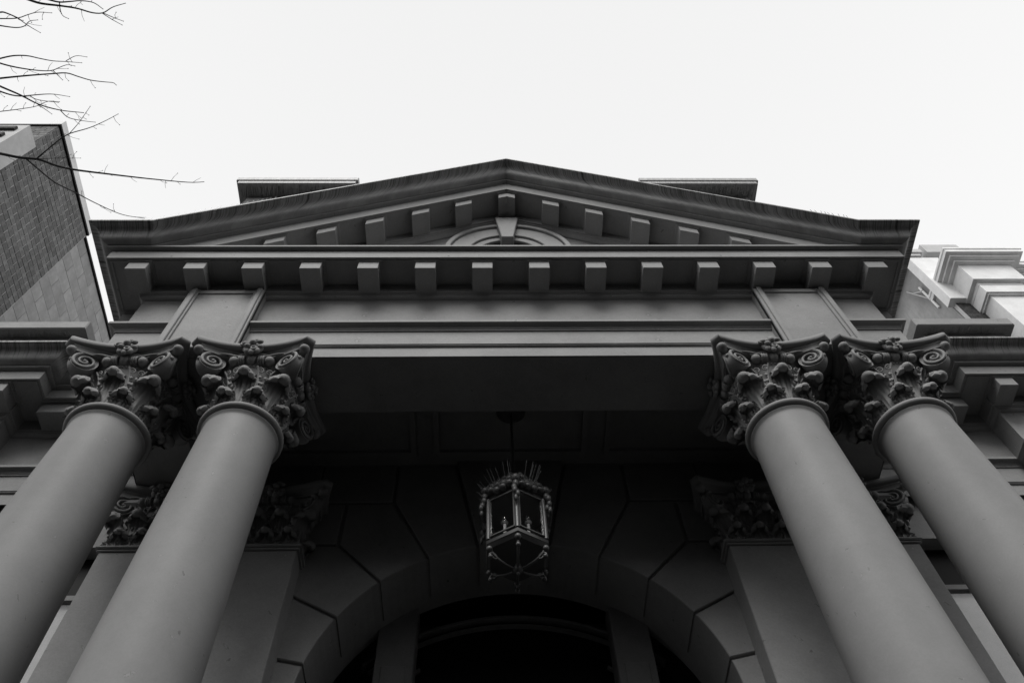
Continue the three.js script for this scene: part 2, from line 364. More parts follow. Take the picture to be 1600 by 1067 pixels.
// ---- wall behind the columns: rusticated arch, pilasters, wing windows
{
  const YC = 6.178, R = 1.878, A = [13.3, 30.1, 47, 63.4, 79.1].map(d => d * Math.PI / 180), ZF = -1.87, ZB = -2.42;
  const arc = (r, a0, a1, n) => [...Array(n + 1).keys()].map(i => { const a = a0 + (a1 - a0) * i / n; return [r * Math.cos(a), YC + r * Math.sin(a)]; });
  const at = (x, k) => [x, YC + x * Math.tan(A[k])];
  const polys = [
    [[R, 3.4], [2.1, 3.4], [2.1, 4.6], [R, 4.6]], [[R, 4.6], [2.1, 4.6], [2.1, 5.5], [R, 5.5]],
    [[R, 5.5], [2.1, 5.5], at(2.1, 0), ...arc(R, A[0], 0, 5)],
    [at(2.1, 0), at(2.1, 1), ...arc(R, A[1], A[0], 6)],
    [at(2.1, 1), [2.1, 8.07], [1.76, 8.07], ...arc(R, A[2], A[1], 6)],
    [[1.76, 8.07], [1.76, 8.7], [1.26, 8.7], ...arc(R, A[3], A[2], 6)],
    [[1.26, 8.7], [1.26, 9.36], [0.611, 9.36], ...arc(R, A[4], A[3], 6)],
    [[1.76, 8.07], [2.1, 8.07], [2.1, 8.7], [1.76, 8.7]], [[1.26, 8.7], [2.1, 8.7], [2.1, 9.36], [1.26, 9.36]],
  ];
  const wallP = part('wall', slab([[-SX, 0.9], [-R - 0.03, 0.9], ...arc(R + 0.03, Math.PI, 0, 40), [R + 0.03, 0.9], [SX, 0.9], [SX, 9.5], [-SX, 9.5]], -2.6, -1.905, 0));
  polys.forEach((p, k) => {
    for (const s of [-1, 1]) {
      let q = p.map(v => [v[0] * s, v[1]]);
      if (THREE.ShapeUtils.area(q.map(v => new THREE.Vector2(...v))) < 0) q.reverse();
      mesh(k < 2 || k > 6 ? 'ashlar_block' : 'voussoir', slab(q, ZB, ZF, 0.008, 0.016), M.paint, wallP);
    }
  });
  const key = [...arc(R - 0.03, A[4], Math.PI - A[4], 6), [-0.611, 9.36], [0.611, 9.36]];
  mesh('keystone', slab(key, ZB, ZF + 0.05, 0.008, 0.016), M.paint, wallP);
  for (const s of [-1, 1]) {
    const X = (a, b) => s < 0 ? [-b, -a] : [a, b];
    part('wall', box(...X(2.1, 3.99), 0.9, 9.5, -1.95, ZF + 0.002));
    // wing wall: plain above the window head, deep reveal, pale blind behind glass
    part('wing_wall', box(...X(3.992, 5.62), 8.07, 10.3, -2.58, ZF));
    part('wing_wall', box(...X(5.622, 9.6), 0, 10.3, -2.58, ZF));
    part('wing_wall', box(...X(3.992, 5.62), 0, 2.6, -2.58, ZF));
    const w = part('window', merge([box(...X(3.992, 4.05), 2.6, 8.068, -2.08, -2.0), box(...X(5.56, 5.618), 2.6, 8.068, -2.08, -2.0), box(...X(4.05, 5.56), 7.5, 7.56, -2.08, -2.0), box(...X(4.05, 5.56), 2.6, 2.66, -2.08, -2.0)]), M.joinery);
    mesh('dark_transom', box(...X(4.05, 5.56), 7.56, 8.068, -2.08, -2.03), M.black, w);
    mesh('pane', box(...X(4.05, 5.56), 2.66, 7.5, -2.034, -2.03), M.glass, w);
    mesh('roller_blind', box(...X(4.05, 5.56), 2.66, 7.5, -2.08, -2.06), M.blind, w);
  }
  // door screen inside the arch: two posts, arched head, side lights
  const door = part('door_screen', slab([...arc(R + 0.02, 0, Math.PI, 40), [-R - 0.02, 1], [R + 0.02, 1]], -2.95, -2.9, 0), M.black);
  for (const s of [-1, 1]) {
    const X = (a, b) => s < 0 ? [-b, -a] : [a, b];
    const p = mesh('door_post', merge([cbox(...X(0.965, 1.335), 1, 7.9, -2.8, -2.5, 0.008), cbox(...X(1.03, 1.27), 1.4, 7.1, -2.52, -2.485, 0.01)]), M.joinery, door);
    for (const r of [1.5, 1.62]) mesh('side_light_bar', slab([...arc(r + 0.012, 0, 0.9, 14), ...arc(r - 0.012, 0.9, 0, 14)].map(v => [v[0] * s, v[1]]), -2.88, -2.84, 0), M.joinery, door);
  }
  const c2 = 5.75, seg = (r, n = 24) => [...Array(n + 1).keys()].map(i => { const a = Math.PI * (0.26 + 0.48 * i / n); return [r * Math.cos(a), c2 + r * Math.sin(a)]; });
  mesh('fanlight_bar', slab([...seg(2.2), ...seg(2.165).reverse()], -2.84, -2.76, 0.004), M.joinery, door);
  mesh('fanlight_bar', slab([...seg(2.1), ...seg(2.085).reverse()], -2.84, -2.78, 0), M.joinery, door);
}

// ---- columns and capitals
const bellR = y => { const t = (y - 7.79) / 0.66; return 0.3 + 0.012 * t + 0.115 * Math.pow(Math.max(0, t), 3.2); };
function leafGeo(o) { // acanthus leaf: ribbed, lobed blade that climbs the bell, leans out and turns over at the tip
  const { y0, y1, w, curl, lift = 0.02, lobes = 6, ball: bs } = o;
  const NT = 34, NS = 18, F = [], B = [], tb = 0.6;
  for (let j = 0; j <= NT; j++) {
    const t = j / NT; let r, y, nr, ny, ww, q2 = 0;
    if (t < tb) { const q = t / tb; y = y0 + (y1 - y0) * q; r = bellR(y) + 0.008 + lift * Math.pow(q, 2.2); nr = 1; ny = 0; ww = w * (0.55 + 0.5 * Math.sin(q * Math.PI * 0.6)); }
    else {
      q2 = (t - tb) / (1 - tb); const a = Math.PI - q2 * Math.PI * 1.05, cr = bellR(y1) + 0.008 + lift + curl;
      r = cr + Math.cos(a) * curl; y = y1 + Math.sin(a) * curl * 0.85; nr = -Math.cos(a); ny = -Math.sin(a); ww = w * (1.02 - 0.3 * q2 * q2);
    }
    const lob = Math.abs(Math.sin(t * Math.PI * lobes)), f = [], b = [];
    for (let i = 0; i <= NS; i++) {
      const s = i / NS * 2 - 1, e = Math.abs(s);
      const wx = ww * s * (1 - (1 - lob) * 0.5 * Math.pow(e, 3));
      let d = 0.016 * Math.exp(-Math.pow(s / 0.12, 2)) + 0.013 * Math.cos(s * 6 * Math.PI) * (0.4 + 0.6 * e) + 0.045 * Math.pow(e, 2.2) * (0.25 + 0.75 * lob) * (t < tb ? 0.3 + 0.7 * t / tb : 1);
      if (t < 0.12) d *= t / 0.12;
      const R = r + nr * d - q2 * 0.3 * ww * e * e, Y = y + ny * d - q2 * 0.5 * ww * e * e;
      const ang = wx / Math.max(0.25, R);
      f.push(V3(Math.sin(ang) * R, Y, Math.cos(ang) * R));
      const R2 = R - nr * 0.014, Y2 = Y - ny * 0.014; b.push(V3(Math.sin(ang) * R2, Y2, Math.cos(ang) * R2));
    }
    F.push(f); B.push(b);
  }
  const side = k => grid([F.map(r => r[k]), B.map(r => r[k])]);
  // the rolled tip
  const tr = bellR(y1) + 0.008 + lift + curl * 1.75, g = ball(0, y1 + curl * 0.12, tr, bs * 1.1, bs * 0.88, bs * 0.85, 16, 12), p = g.attributes.position;
  for (let i = 0; i < p.count; i++) { const x = p.getX(i) / bs, dy = p.getY(i) - y1; p.setZ(i, p.getZ(i) - 0.12 * bs * x * x + (dy < 0 ? 0.06 * bs * Math.cos(x * 11) : 0)); p.setY(i, p.getY(i) - 0.1 * bs * x * x); }
  g.computeVertexNormals();
  return merge([grid(F), grid(B), side(0), side(NS), g]);
}
const capital = {};
{
  capital.lower = leafGeo({ y0: 7.79, y1: 7.94, w: 0.112, curl: 0.04, lift: 0.025, lobes: 5, ball: 0.04 });
  capital.upper = leafGeo({ y0: 7.79, y1: 8.15, w: 0.112, curl: 0.047, lift: 0.035, lobes: 7, ball: 0.05 });
  capital.diagonal = leafGeo({ y0: 7.79, y1: 8.15, w: 0.13, curl: 0.058, lift: 0.055, lobes: 7, ball: 0.058 });
  const pts = []; for (let i = 0; i <= 24; i++) { const y = 7.785 + 0.69 * i / 24; pts.push([bellR(y), y]); }
  capital.bell = lathe(pts, 48);
  // abacus: hollow sides, clipped corners, cavetto under an ovolo
  const outline = (k) => {
    const a = 0.572, c = 0.505, sag = 0.095, res = [];
    for (let q = 0; q < 4; q++) {
      const rot = (x, z) => [[x, z], [z, -x], [-x, -z], [-z, x]][q];
      for (let i = 0; i <= 16; i++) { const t = i / 16 * 2 - 1; const [x, z] = rot(t * c, a - sag * (1 - t * t)); const l = Math.hypot(x, z); res.push([x * (l + k) / l, z * (l + k) / l]); }
    }
    res.push(res[0]); return res;
  };
  const levels = [[-0.105, 8.445], [-0.1, 8.468], [-0.085, 8.486], [-0.068, 8.496], [-0.062, 8.5], [-0.062, 8.514], [-0.034, 8.514], [-0.01, 8.524], [0, 8.548], [-0.003, 8.574], [-0.018, 8.591], [-0.04, 8.598]];
  const rows = levels.map(([k, y]) => outline(k).map(([x, z]) => V3(x, y, z)));
  const cap = y => { const o = outline(y < 8.5 ? -0.105 : -0.04), r = o.map(([x, z]) => V3(x, y, z)); return grid([r, r.map(() => V3(0, y, 0))]); };
  capital.abacus = merge([grid(rows), cap(8.445), cap(8.598)]);
  // volutes: one scroll body per corner with a spiral on each of its two faces
  const VY = 8.352, VR = 0.118, T = 0.44, c25 = Math.cos(T), s25 = Math.sin(T);
  const cA = V3(0.335, VY, 0.425), cB = V3(0.425, VY, 0.335), tA = V3(c25, 0, s25), tB = V3(s25, 0, c25), up = V3(0, 1, 0);
  const circ = (c, t, r, n = 32) => [...Array(n + 1).keys()].map(i => { const a = i / n * Math.PI * 2; return c.clone().addScaledVector(t, Math.cos(a) * r).addScaledVector(up, Math.sin(a) * r); });
  const r0 = circ(cA, tA, VR), r1 = circ(cB, tB, VR), mid = r0.map((p, i) => p.clone().add(r1[i]).multiplyScalar(0.5).sub(V3(0, VY, 0)).multiplyScalar(0.985).add(V3(0, VY, 0)));
  const face = (r, c) => grid([r, r.map(() => c.clone())]);
  capital.volute = merge([grid([r0, mid, r1]), face(r0, cA.clone().add(V3(0.016, 0, -0.034))), face(r1, cB.clone().add(V3(-0.034, 0, 0.016))),
    ball(0.452, VY + 0.004, 0.452, 0.022, 0.022, 0.022, 10, 8)]);
  const spiral = (c, t, sgn) => {
    const p = [], n = 64; for (let i = 0; i <= n; i++) { const q = i / n, a = Math.PI * 0.62 + sgn * 0 - q * Math.PI * 2 * 1.9, r = 0.1 * Math.pow(1 - q, 0.85) + 0.014; p.push(c.clone().addScaledVector(t, Math.cos(a) * r).addScaledVector(up, Math.sin(a) * r)); }
    return tube(p, 0.0175, 0.011, 7, 1);
  };
  const nA = V3(-s25, 0, c25), nB = V3(c25, 0, -s25);
  const front = cA.clone().addScaledVector(nA, 0.004), sidec = cB.clone().addScaledVector(nB, 0.004);
  const lip = [V3(0.3, 8.462, 0.43), V3(0.24, 8.462, 0.43), V3(0.16, 8.44, 0.425), V3(0.07, 8.42, 0.415)];
  capital.scroll = merge([spiral(front, tA, 1), ball(front.x, front.y, front.z, 0.018, 0.018, 0.018, 8, 6), tube(lip, 0.014, 0.009, 6, 4)]);
  const mir = g => { const h = g.clone(); h.scale(-1, 1, 1); const ix = h.index; if (!ix) { const p = h.attributes.position; for (let i = 0; i < p.count; i += 3) { for (const k of Object.keys(h.attributes)) { const at = h.attributes[k], m = at.itemSize; for (let q = 0; q < m; q++) { const v = at.array[(i + 1) * m + q]; at.array[(i + 1) * m + q] = at.array[(i + 2) * m + q]; at.array[(i + 2) * m + q] = v; } } } } return h; };
  capital.scrollMirror = mir(capital.scroll);
  // egg row between the volutes of one face
  const eggs = [];
  for (const [x, r] of [[-0.162, 0.048], [0, 0.05], [0.162, 0.048]]) eggs.push(ball(x, 8.405, 0.395 - 0.35 * x * x, r, r * 1.05, r, 14, 10));
  for (const s of [-1, 1]) for (const k of [0, 1, 2]) { const g = new THREE.TorusGeometry(0.038, 0.0115, 7, 16); g.rotateY(Math.PI / 2); g.translate(s * (0.068 + k * 0.021), 8.405, 0.392); eggs.push(g); }
  { const p = []; for (let i = 0; i <= 12; i++) { const a = (i / 12 - 0.5) * 1.3; p.push(V3(Math.sin(a) * 0.372, 8.352, Math.cos(a) * 0.372)); } eggs.push(tube(p, 0.009, 0.009, 6, 1)); for (let i = 0; i < 15; i++) { const a = (i / 14 - 0.5) * 1.2; eggs.push(ball(Math.sin(a) * 0.375, 8.335, Math.cos(a) * 0.375, 0.011, 0.011, 0.011, 6, 5)); } }
  capital.eggs = merge(eggs);
  // flower in the middle of the abacus with a tongue of leaves below it
  const fl = [ball(0, 8.53, 0.502, 0.026)];
  for (let k = 0; k < 7; k++) { const a = k * Math.PI * 2 / 7 + 0.4, q = 0.05 + 0.012 * Math.sin(k * 2.3); fl.push(ball(Math.cos(a) * q, 8.53 + Math.sin(a) * q * 0.95, 0.488 + 0.01 * Math.cos(k * 1.7), 0.025 + 0.005 * Math.sin(k * 3.1), 0.021, 0.018, 10, 8)); if (k % 2) { const g = new THREE.TorusGeometry(0.017, 0.009, 6, 12); g.translate(Math.cos(a) * 0.07, 8.53 + Math.sin(a) * 0.06, 0.487); fl.push(g); } }
  for (const s of [-1, 0, 1]) { const g = ball(s * 0.035, 8.462 - (s ? 0 : 0.014), 0.47, 0.024, 0.034, 0.02, 10, 8); g.rotateZ(0); fl.push(g); }
  fl.push(ball(0, 8.5, 0.46, 0.075, 0.06, 0.03));
  capital.flower = merge(fl); capital.flower.translate(0, -8.51, -0.47); capital.flower.scale(1.3, 1.15, 1.25); capital.flower.translate(0, 8.51, 0.475);
  capital.bud = merge([ball(0.482, 8.462, 0.482, 0.05, 0.044, 0.05, 14, 10), tube([V3(0.482, 8.46, 0.482), V3(0.43, 8.45, 0.43), V3(0.36, 8.43, 0.38)], 0.036, 0.02, 8, 3)]);
  // lacy stalks and tendrils between the leaves
  const st = [];
  const onBell = (a, y, d) => { const r = bellR(y) + d; return V3(Math.sin(a) * r, y, Math.cos(a) * r); };
  for (const s of [-1, 1]) {
    st.push(tube([onBell(0, 7.8, 0.012), onBell(s * 0.05, 8.05, 0.018), onBell(s * 0.12, 8.22, 0.03), onBell(s * 0.2, 8.3, 0.05)], 0.014, 0.009, 6, 3));
    const p = []; for (let i = 0; i <= 18; i++) { const q = i / 18, a = q * 9, r = 0.034 * (1 - q * 0.75); p.push(onBell(s * (0.1 + Math.cos(a) * r * 2.4), 8.265 + Math.sin(a) * r, 0.04)); } st.push(tube(p, 0.008, 0.005, 5, 1));
    for (let k = 0; k < 5; k++) st.push(ball(...onBell(s * (0.03 + 0.035 * (k % 3)), 7.9 + k * 0.075, 0.03).toArray(), 0.017, 0.022, 0.012, 7, 5));
  }
  capital.stalk = merge(st);
}
function addCapital(p, half) {
  const c = (name, g, a = 0) => { const o = mesh(name, g, M.carved, p); o.rotation.y = a; return o; };
  c('capital_bell', capital.bell); c('abacus', capital.abacus);
  for (let k = 0; k < 4; k++) {
    const a = k * Math.PI / 2; if (half && k === 2) continue;
    c('volute', capital.volute, a); c('volute_scroll', capital.scroll, a); c('volute_scroll', capital.scrollMirror, a);
    c('egg_moulding', capital.eggs, a); c('abacus_flower', capital.flower, a); c('bud', capital.bud, a);
    c('upper_leaf', capital.upper, a); c('upper_leaf', capital.diagonal, a + Math.PI / 4);
    for (const d of [Math.PI / 8, 3 * Math.PI / 8]) { c('lower_leaf', capital.lower, a + d); c('stalk', capital.stalk, a + d); }
  }
}
{
  const prof = [[0.5, 2.2], [0.5, 2.26], ...[...Array(9).keys()].map(i => { const a = -Math.PI / 2 + i / 8 * Math.PI; return [0.46 + 0.06 * Math.cos(a), 2.33 + 0.07 * Math.sin(a)]; }), [0.44, 2.41], [0.42, 2.46], [0.43, 2.5], ...[...Array(9).keys()].map(i => { const a = -Math.PI / 2 + i / 8 * Math.PI; return [0.42 + 0.035 * Math.cos(a), 2.54 + 0.04 * Math.sin(a)]; }), [0.43, 2.6], [0.42, 2.66]];
  const rad = y => 7 * (0.0454 - 0.0191 * ((y - 1.6) / 7 - 0.9));
  for (let i = 0; i <= 24; i++) { const y = 2.7 + (7.66 - 2.7) * i / 24; prof.push([Math.min(0.415, rad(y) + 0.0), y]); }
  prof.push([0.324, 7.685], [0.336, 7.697], [0.338, 7.712], [0.33, 7.716]);
  const shaftG = lathe(prof, 72);
  { const uv = shaftG.attributes.uv, p = shaftG.attributes.position; for (let i = 0; i < uv.count; i++) uv.setXY(i, uv.getX(i), p.getY(i) / 2.4); }
  const astr = [[0.325, 7.718]]; for (let i = 0; i <= 12; i++) { const a = -Math.PI / 2 + i / 12 * Math.PI; astr.push([0.34 + 0.034 * Math.cos(a), 7.754 + 0.034 * Math.sin(a)]); } astr.push([0.3, 7.79]);
  const astG = lathe(astr, 72);
  let turn = 0.3;
  for (const x of [-COL[1], -COL[0], COL[0], COL[1]]) {
    const col = new THREE.Group(); col.name = 'column'; bank.add(col); col.position.set(x, 0, CZ);
    const sh = mesh('shaft', shaftG, M.shaft, col); sh.rotation.y = turn; turn += 1.9;
    mesh('astragal', astG, M.carved, col);
    addCapital(col);
    part('pedestal', cbox(x - 0.56, x + 0.56, 1, 2.2, CZ - 0.56, CZ + 0.56, 0.02));
  }
  // pilasters on the wall: the same order, flat shafts
  for (const s of [-1, 1]) for (const x of [COL[0] - 0.005, COL[1] + 0.015, 6.18]) {
    const pl = new THREE.Group(); pl.name = 'pilaster'; bank.add(pl); pl.position.set(s * x, 0, x > 6 ? -1.84 : -1.87);
    mesh('shaft', cbox(-0.345, 0.345, 1, 7.73, -0.05, 0.25, 0.008), M.paint, pl);
    const as = mesh('astragal', merge([cbox(-0.385, 0.385, 7.757, 7.79, -0.05, 0.29, 0.01), cbox(-0.365, 0.365, 7.732, 7.755, -0.05, 0.268, 0.006)]), M.paint, pl);
    mesh('capital_bell', merge([cbox(-0.33, 0.33, 7.785, 8.455, -0.05, 0.235, 0.01), cbox(-0.4, 0.4, 8.36, 8.458, -0.05, 0.3, 0.03)]), M.paint, pl);
    const grp = (name, g, px, pz, a, sx = 1) => { const o = mesh(name, g, M.carved, pl); o.position.set(px, 0, pz); o.rotation.y = a; if (sx !== 1) o.scale.x = sx; };
    const dz = -0.085; // column-capital pieces set so that their bell lies on the flat face
    for (const q of [-0.22, 0, 0.22]) grp('lower_leaf', capital.lower, q, dz, 0);
    for (const q of [-0.11, 0.11]) { grp('stalk', capital.stalk, q, dz, 0); grp('upper_leaf', capital.upper, q, dz, 0); }
    for (const q of [-1, 1]) {
      grp('side_leaf', capital.lower, q * (0.33 - 0.3), 0.1, q * Math.PI / 2); grp('corner_leaf', capital.diagonal, q * 0.06, -0.02, q * Math.PI / 4);
      grp('volute', capital.volute, q * 0.0, -0.13, q > 0 ? 0 : -Math.PI / 2); grp('bud', capital.bud, 0, -0.13, q > 0 ? 0 : -Math.PI / 2);
    }
    grp('volute_scroll', capital.scroll, 0, -0.13, 0); grp('volute_scroll', capital.scrollMirror, 0, -0.13, 0);
    grp('volute_scroll', capital.scroll, 0, -0.13, -Math.PI / 2); grp('volute_scroll', capital.scrollMirror, 0, -0.13, Math.PI / 2);
    grp('egg_moulding', capital.eggs, 0, -0.1, 0); grp('abacus_flower', capital.flower, 0, -0.13, 0); grp('abacus', capital.abacus, 0, -0.13, 0);
  }
}

// ---- upper works, parapets, plinth and steps
{
  part('rear_block', box(-9.6, 9.6, 0, 10.3, -14, -3.3));
  for (const s of [-1, 1]) part('vestibule_wall', box(s * 2.0, s * 9.6, 0, 10.3, -3.298, -2.64));
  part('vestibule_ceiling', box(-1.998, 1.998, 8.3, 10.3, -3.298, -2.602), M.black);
  part('wing_roof', box(-9.6, 9.6, 10.302, 10.44, -14, -1.3), M.dark);
  part('attic', box(-4.7, 4.7, 10.44, 16.6, -9, -1.95));
  const comb = (x0, x1, y, z, n, out, rad) => { // bird spikes fixed under a coping
    const g = []; for (let i = 0; i < n; i++) { const x = x0 + (x1 - x0) * (i + rr(0.2, 0.8)) / n; g.push(tube([V3(x, y, z), V3(x + rr(-0.03, 0.05), y - rr(0.0, 0.05), z + out * rr(0.7, 1))], rad, rad, 4, 1)); }
    return merge(g);
  };
  const spikes = (g, m = M.wire) => { const o = part('bird_spikes', g, m); o.userData.kind = 'stuff'; };
  for (const s of [-1, 1]) {
    const X = (a, b) => s < 0 ? [-b, -a] : [a, b];
    const pier = part('attic_pier', cbox(...X(2.98, 5.02), 10.5, 17.87, -3.2, -1.8, 0.01));
    mesh('pier_coping', merge([cbox(...X(2.81, 5.21), 18.0, 18.15, -3.4, -1.48, 0.012), cbox(...X(2.85, 5.17), 17.87, 18.0, -3.3, -1.5, 0.01)]), M.gutter, pier);
    spikes(comb(s * 2.9, s * 5.1, 17.86, -1.79, 74, 0.27, 0.007));
    const blk = part('parapet_block', cbox(...X(5.55, 6.65), 10.4, 11.4, -2.0, -1.35, 0.01));
    mesh('block_coping', cbox(...X(5.437, 6.76), 11.396, 11.575, -2.1, -1.2, 0.014), M.paint, blk);
    spikes(comb(s * 5.6, s * 6.5, 11.385, -1.345, 26, 0.135, 0.004));
  }
  // upright spikes along the gutter
  const up = []; for (let i = 0; i < 9; i++) { const x = 3.45 + i * 0.042; up.push(tube([V3(x, 12.57 - MR * x, 0.66), V3(x + rr(-0.02, 0.02), 12.57 - MR * x + 0.1, 0.67)], 0.0032, 0.0025, 4, 1)); }
  spikes(merge(up), M.dark);
  const upl = []; for (let i = 0; i < 26; i++) { const x = -3.95 + i * 0.05; const y = Math.min(10.39, 1e9); const yy = 12.57 - MR * Math.min(3.865, Math.abs(x)); upl.push(tube([V3(x, yy, 0.66), V3(x + rr(-0.02, 0.02), yy + 0.13, 0.66)], 0.0015, 0.0012, 4, 1)); }
  spikes(merge(upl));
  part('plinth', cbox(-4.3, 4.3, 0.001, 1.0, -2.6, 0.45, 0.02), M.stepStone);
  for (let k = 0; k < 6; k++) part('step', cbox(-3.0, 3.0, 0.001, 0.85 - k * 0.16, 0.46 + k * 0.32, 0.77 + k * 0.32, 0.01), M.stepStone);
}

// ---------------------------------------------------------------- lantern under the porch ceiling
{
  const L = thing('lantern', 'hexagonal glazed lantern with leafy crown hanging before the arched doorway', 'lantern'); L.position.set(0.0, 0, -1.15);
  const R = 0.29, hex = (r, k) => { const a = k * Math.PI / 3; return [Math.sin(a) * r, Math.cos(a) * r]; };
  const prism = (r0, y0, r1, y1) => { const g = new THREE.CylinderGeometry(r1, r0, y1 - y0, 6); g.translate(0, (y0 + y1) / 2, 0); return boxUV(g); };
  const P = (n, g, m = M.iron, p = L) => mesh(n, g, m, p);
  const base = P('bottom_frame', merge([prism(0.27, 7.085, 0.3, 7.12), prism(0.305, 7.12, 0.312, 7.15), prism(0.285, 7.15, 0.28, 7.19)]));
  P('top_frame', merge([prism(0.285, 7.68, 0.3, 7.73), prism(0.315, 7.73, 0.325, 7.76), prism(0.3, 7.76, 0.24, 7.86), prism(0.2, 7.86, 0.1, 8.05), prism(0.05, 8.05, 0.03, 8.3)]));
  const rod = P('hanging_rod', merge([(() => { const g = new THREE.CylinderGeometry(0.014, 0.014, 1.02, 10); g.translate(0, 8.8, 0); return g; })(), (() => { const g = new THREE.CylinderGeometry(0.16, 0.1, 0.05, 24); g.translate(0, 9.325, 0); return g; })()]));
  for (let k = 0; k < 6; k++) {
    const [x, z] = hex(R, k), [x2, z2] = hex(R, k + 1);
    const g = new THREE.CylinderGeometry(0.021, 0.021, 0.52, 8); g.translate(x, 7.435, z); P('post', g);
    // pane with a slim glazing bead
    const mx = (x + x2) / 2, mz = (z + z2) / 2, a = Math.atan2(mx, mz), pane = new THREE.BoxGeometry(0.25, 0.48, 0.004);
    pane.rotateY(a); pane.translate(mx, 7.435, mz); P('pane', pane, M.glass);
    const bead = merge([[-0.122, 0, 0.012, 0.48], [0.122, 0, 0.012, 0.48], [0, -0.236, 0.24, 0.012], [0, 0.236, 0.24, 0.012]].map(([u, v, w, h]) => { const q = new THREE.BoxGeometry(w, h, 0.016); q.translate(u, v, 0.006); q.rotateY(a); q.translate(mx, 7.435, mz); return q; }));
    P('glazing_bead', bead);
    // crown leaves, swag drops and the basket of scrolls below
    const [cx, cz] = hex(0.32, k), crown = [ball(cx, 7.8, cz, 0.045, 0.05, 0.045), ball(cx * 1.02, 7.72, cz * 1.02, 0.03, 0.045, 0.03)];
    for (let j = 0; j < 4; j++) crown.push(ball(cx * (1.05 + j * 0.012) + rr(-0.02, 0.02), 7.67 - j * 0.055, cz * (1.05 + j * 0.012) + rr(-0.02, 0.02), 0.027 - j * 0.003, 0.04, 0.025));
    for (let j = 1; j < 5; j++) { const t = j / 5, [ax, az] = hex(0.325, k), [bx, bz] = hex(0.325, k + 1); const X = ax + (bx - ax) * t, Z = az + (bz - az) * t, sag = 0.04 * Math.sin(Math.PI * t); crown.push(ball(X, 7.78 - sag + rr(-0.015, 0.015), Z, rr(0.036, 0.05), rr(0.03, 0.042), 0.042)); crown.push(ball(X * 0.93, 7.86 - sag + rr(-0.015, 0.02), Z * 0.93, rr(0.034, 0.05), rr(0.03, 0.045), 0.04)); crown.push(ball(X * 0.8, 7.93 + rr(-0.02, 0.02), Z * 0.8, rr(0.03, 0.045), rr(0.03, 0.05), 0.035)); const tr = new THREE.TorusGeometry(0.03, 0.009, 6, 12); tr.rotateY(a); tr.translate(X * 1.02, 7.85 - sag, Z * 1.02); crown.push(tr); }
    P('crown_leaf', merge(crown));
    const [bx, bz] = hex(1, k), arc = []; for (let i = 0; i <= 10; i++) { const t = i / 10; arc.push(V3(bx * (0.25 * Math.cos(t * 1.45) + 0.02), 7.09 - 0.13 * Math.sin(t * 1.5) , bz * (0.25 * Math.cos(t * 1.45) + 0.02))); }
    const sc = []; for (let i = 0; i <= 12; i++) { const q = i / 12, t = q * 6; sc.push(V3(bx * (0.235 + Math.cos(t) * 0.045 * (1 - q * 0.7)), 7.0 + Math.sin(t) * 0.045 * (1 - q * 0.7), bz * (0.235 + Math.cos(t) * 0.045 * (1 - q * 0.7)))); }
    P('basket_scroll', merge([tube(arc, 0.013, 0.011, 6, 1), tube(sc, 0.01, 0.007, 6, 1), ball(bx * 0.28, 7.07, bz * 0.28, 0.03, 0.03, 0.03), ball(bx * 0.27, 6.985, bz * 0.27, 0.022, 0.022, 0.022)]));
    // bird wires on the canopy
    const w = []; for (let i = 0; i < 7; i++) { const b = a + rr(-0.5, 0.5); w.push(tube([V3(Math.sin(b) * 0.26, 7.86, Math.cos(b) * 0.26), V3(Math.sin(b) * 0.36, 8.02 + rr(-0.05, 0.05), Math.cos(b) * 0.36)], 0.0025, 0.002, 4, 1)); }
    const ws = P('spike_wires', merge(w), M.wire); ws.userData.kind = 'stuff';
  }
  P('finial', merge([ball(0, 6.965, 0, 0.045, 0.042, 0.045), ball(0, 7.01, 0, 0.03, 0.025, 0.03), ball(0, 6.925, 0, 0.016, 0.024, 0.016)]));
  for (const [x, z] of [[-0.105, 0.13], [0.105, 0.13], [0, -0.15]]) {
    const g = merge([(() => { const q = new THREE.CylinderGeometry(0.014, 0.016, 0.2, 12); q.translate(x, 7.3, z); return q; })(), (() => { const q = new THREE.CylinderGeometry(0.034, 0.02, 0.02, 14); q.translate(x, 7.4, z); return q; })()]);
    const c = P('candle_sleeve', g, M.candle); mesh('bulb', ball(x, 7.465, z, 0.02, 0.045, 0.02), M.glass, c);
  }
}

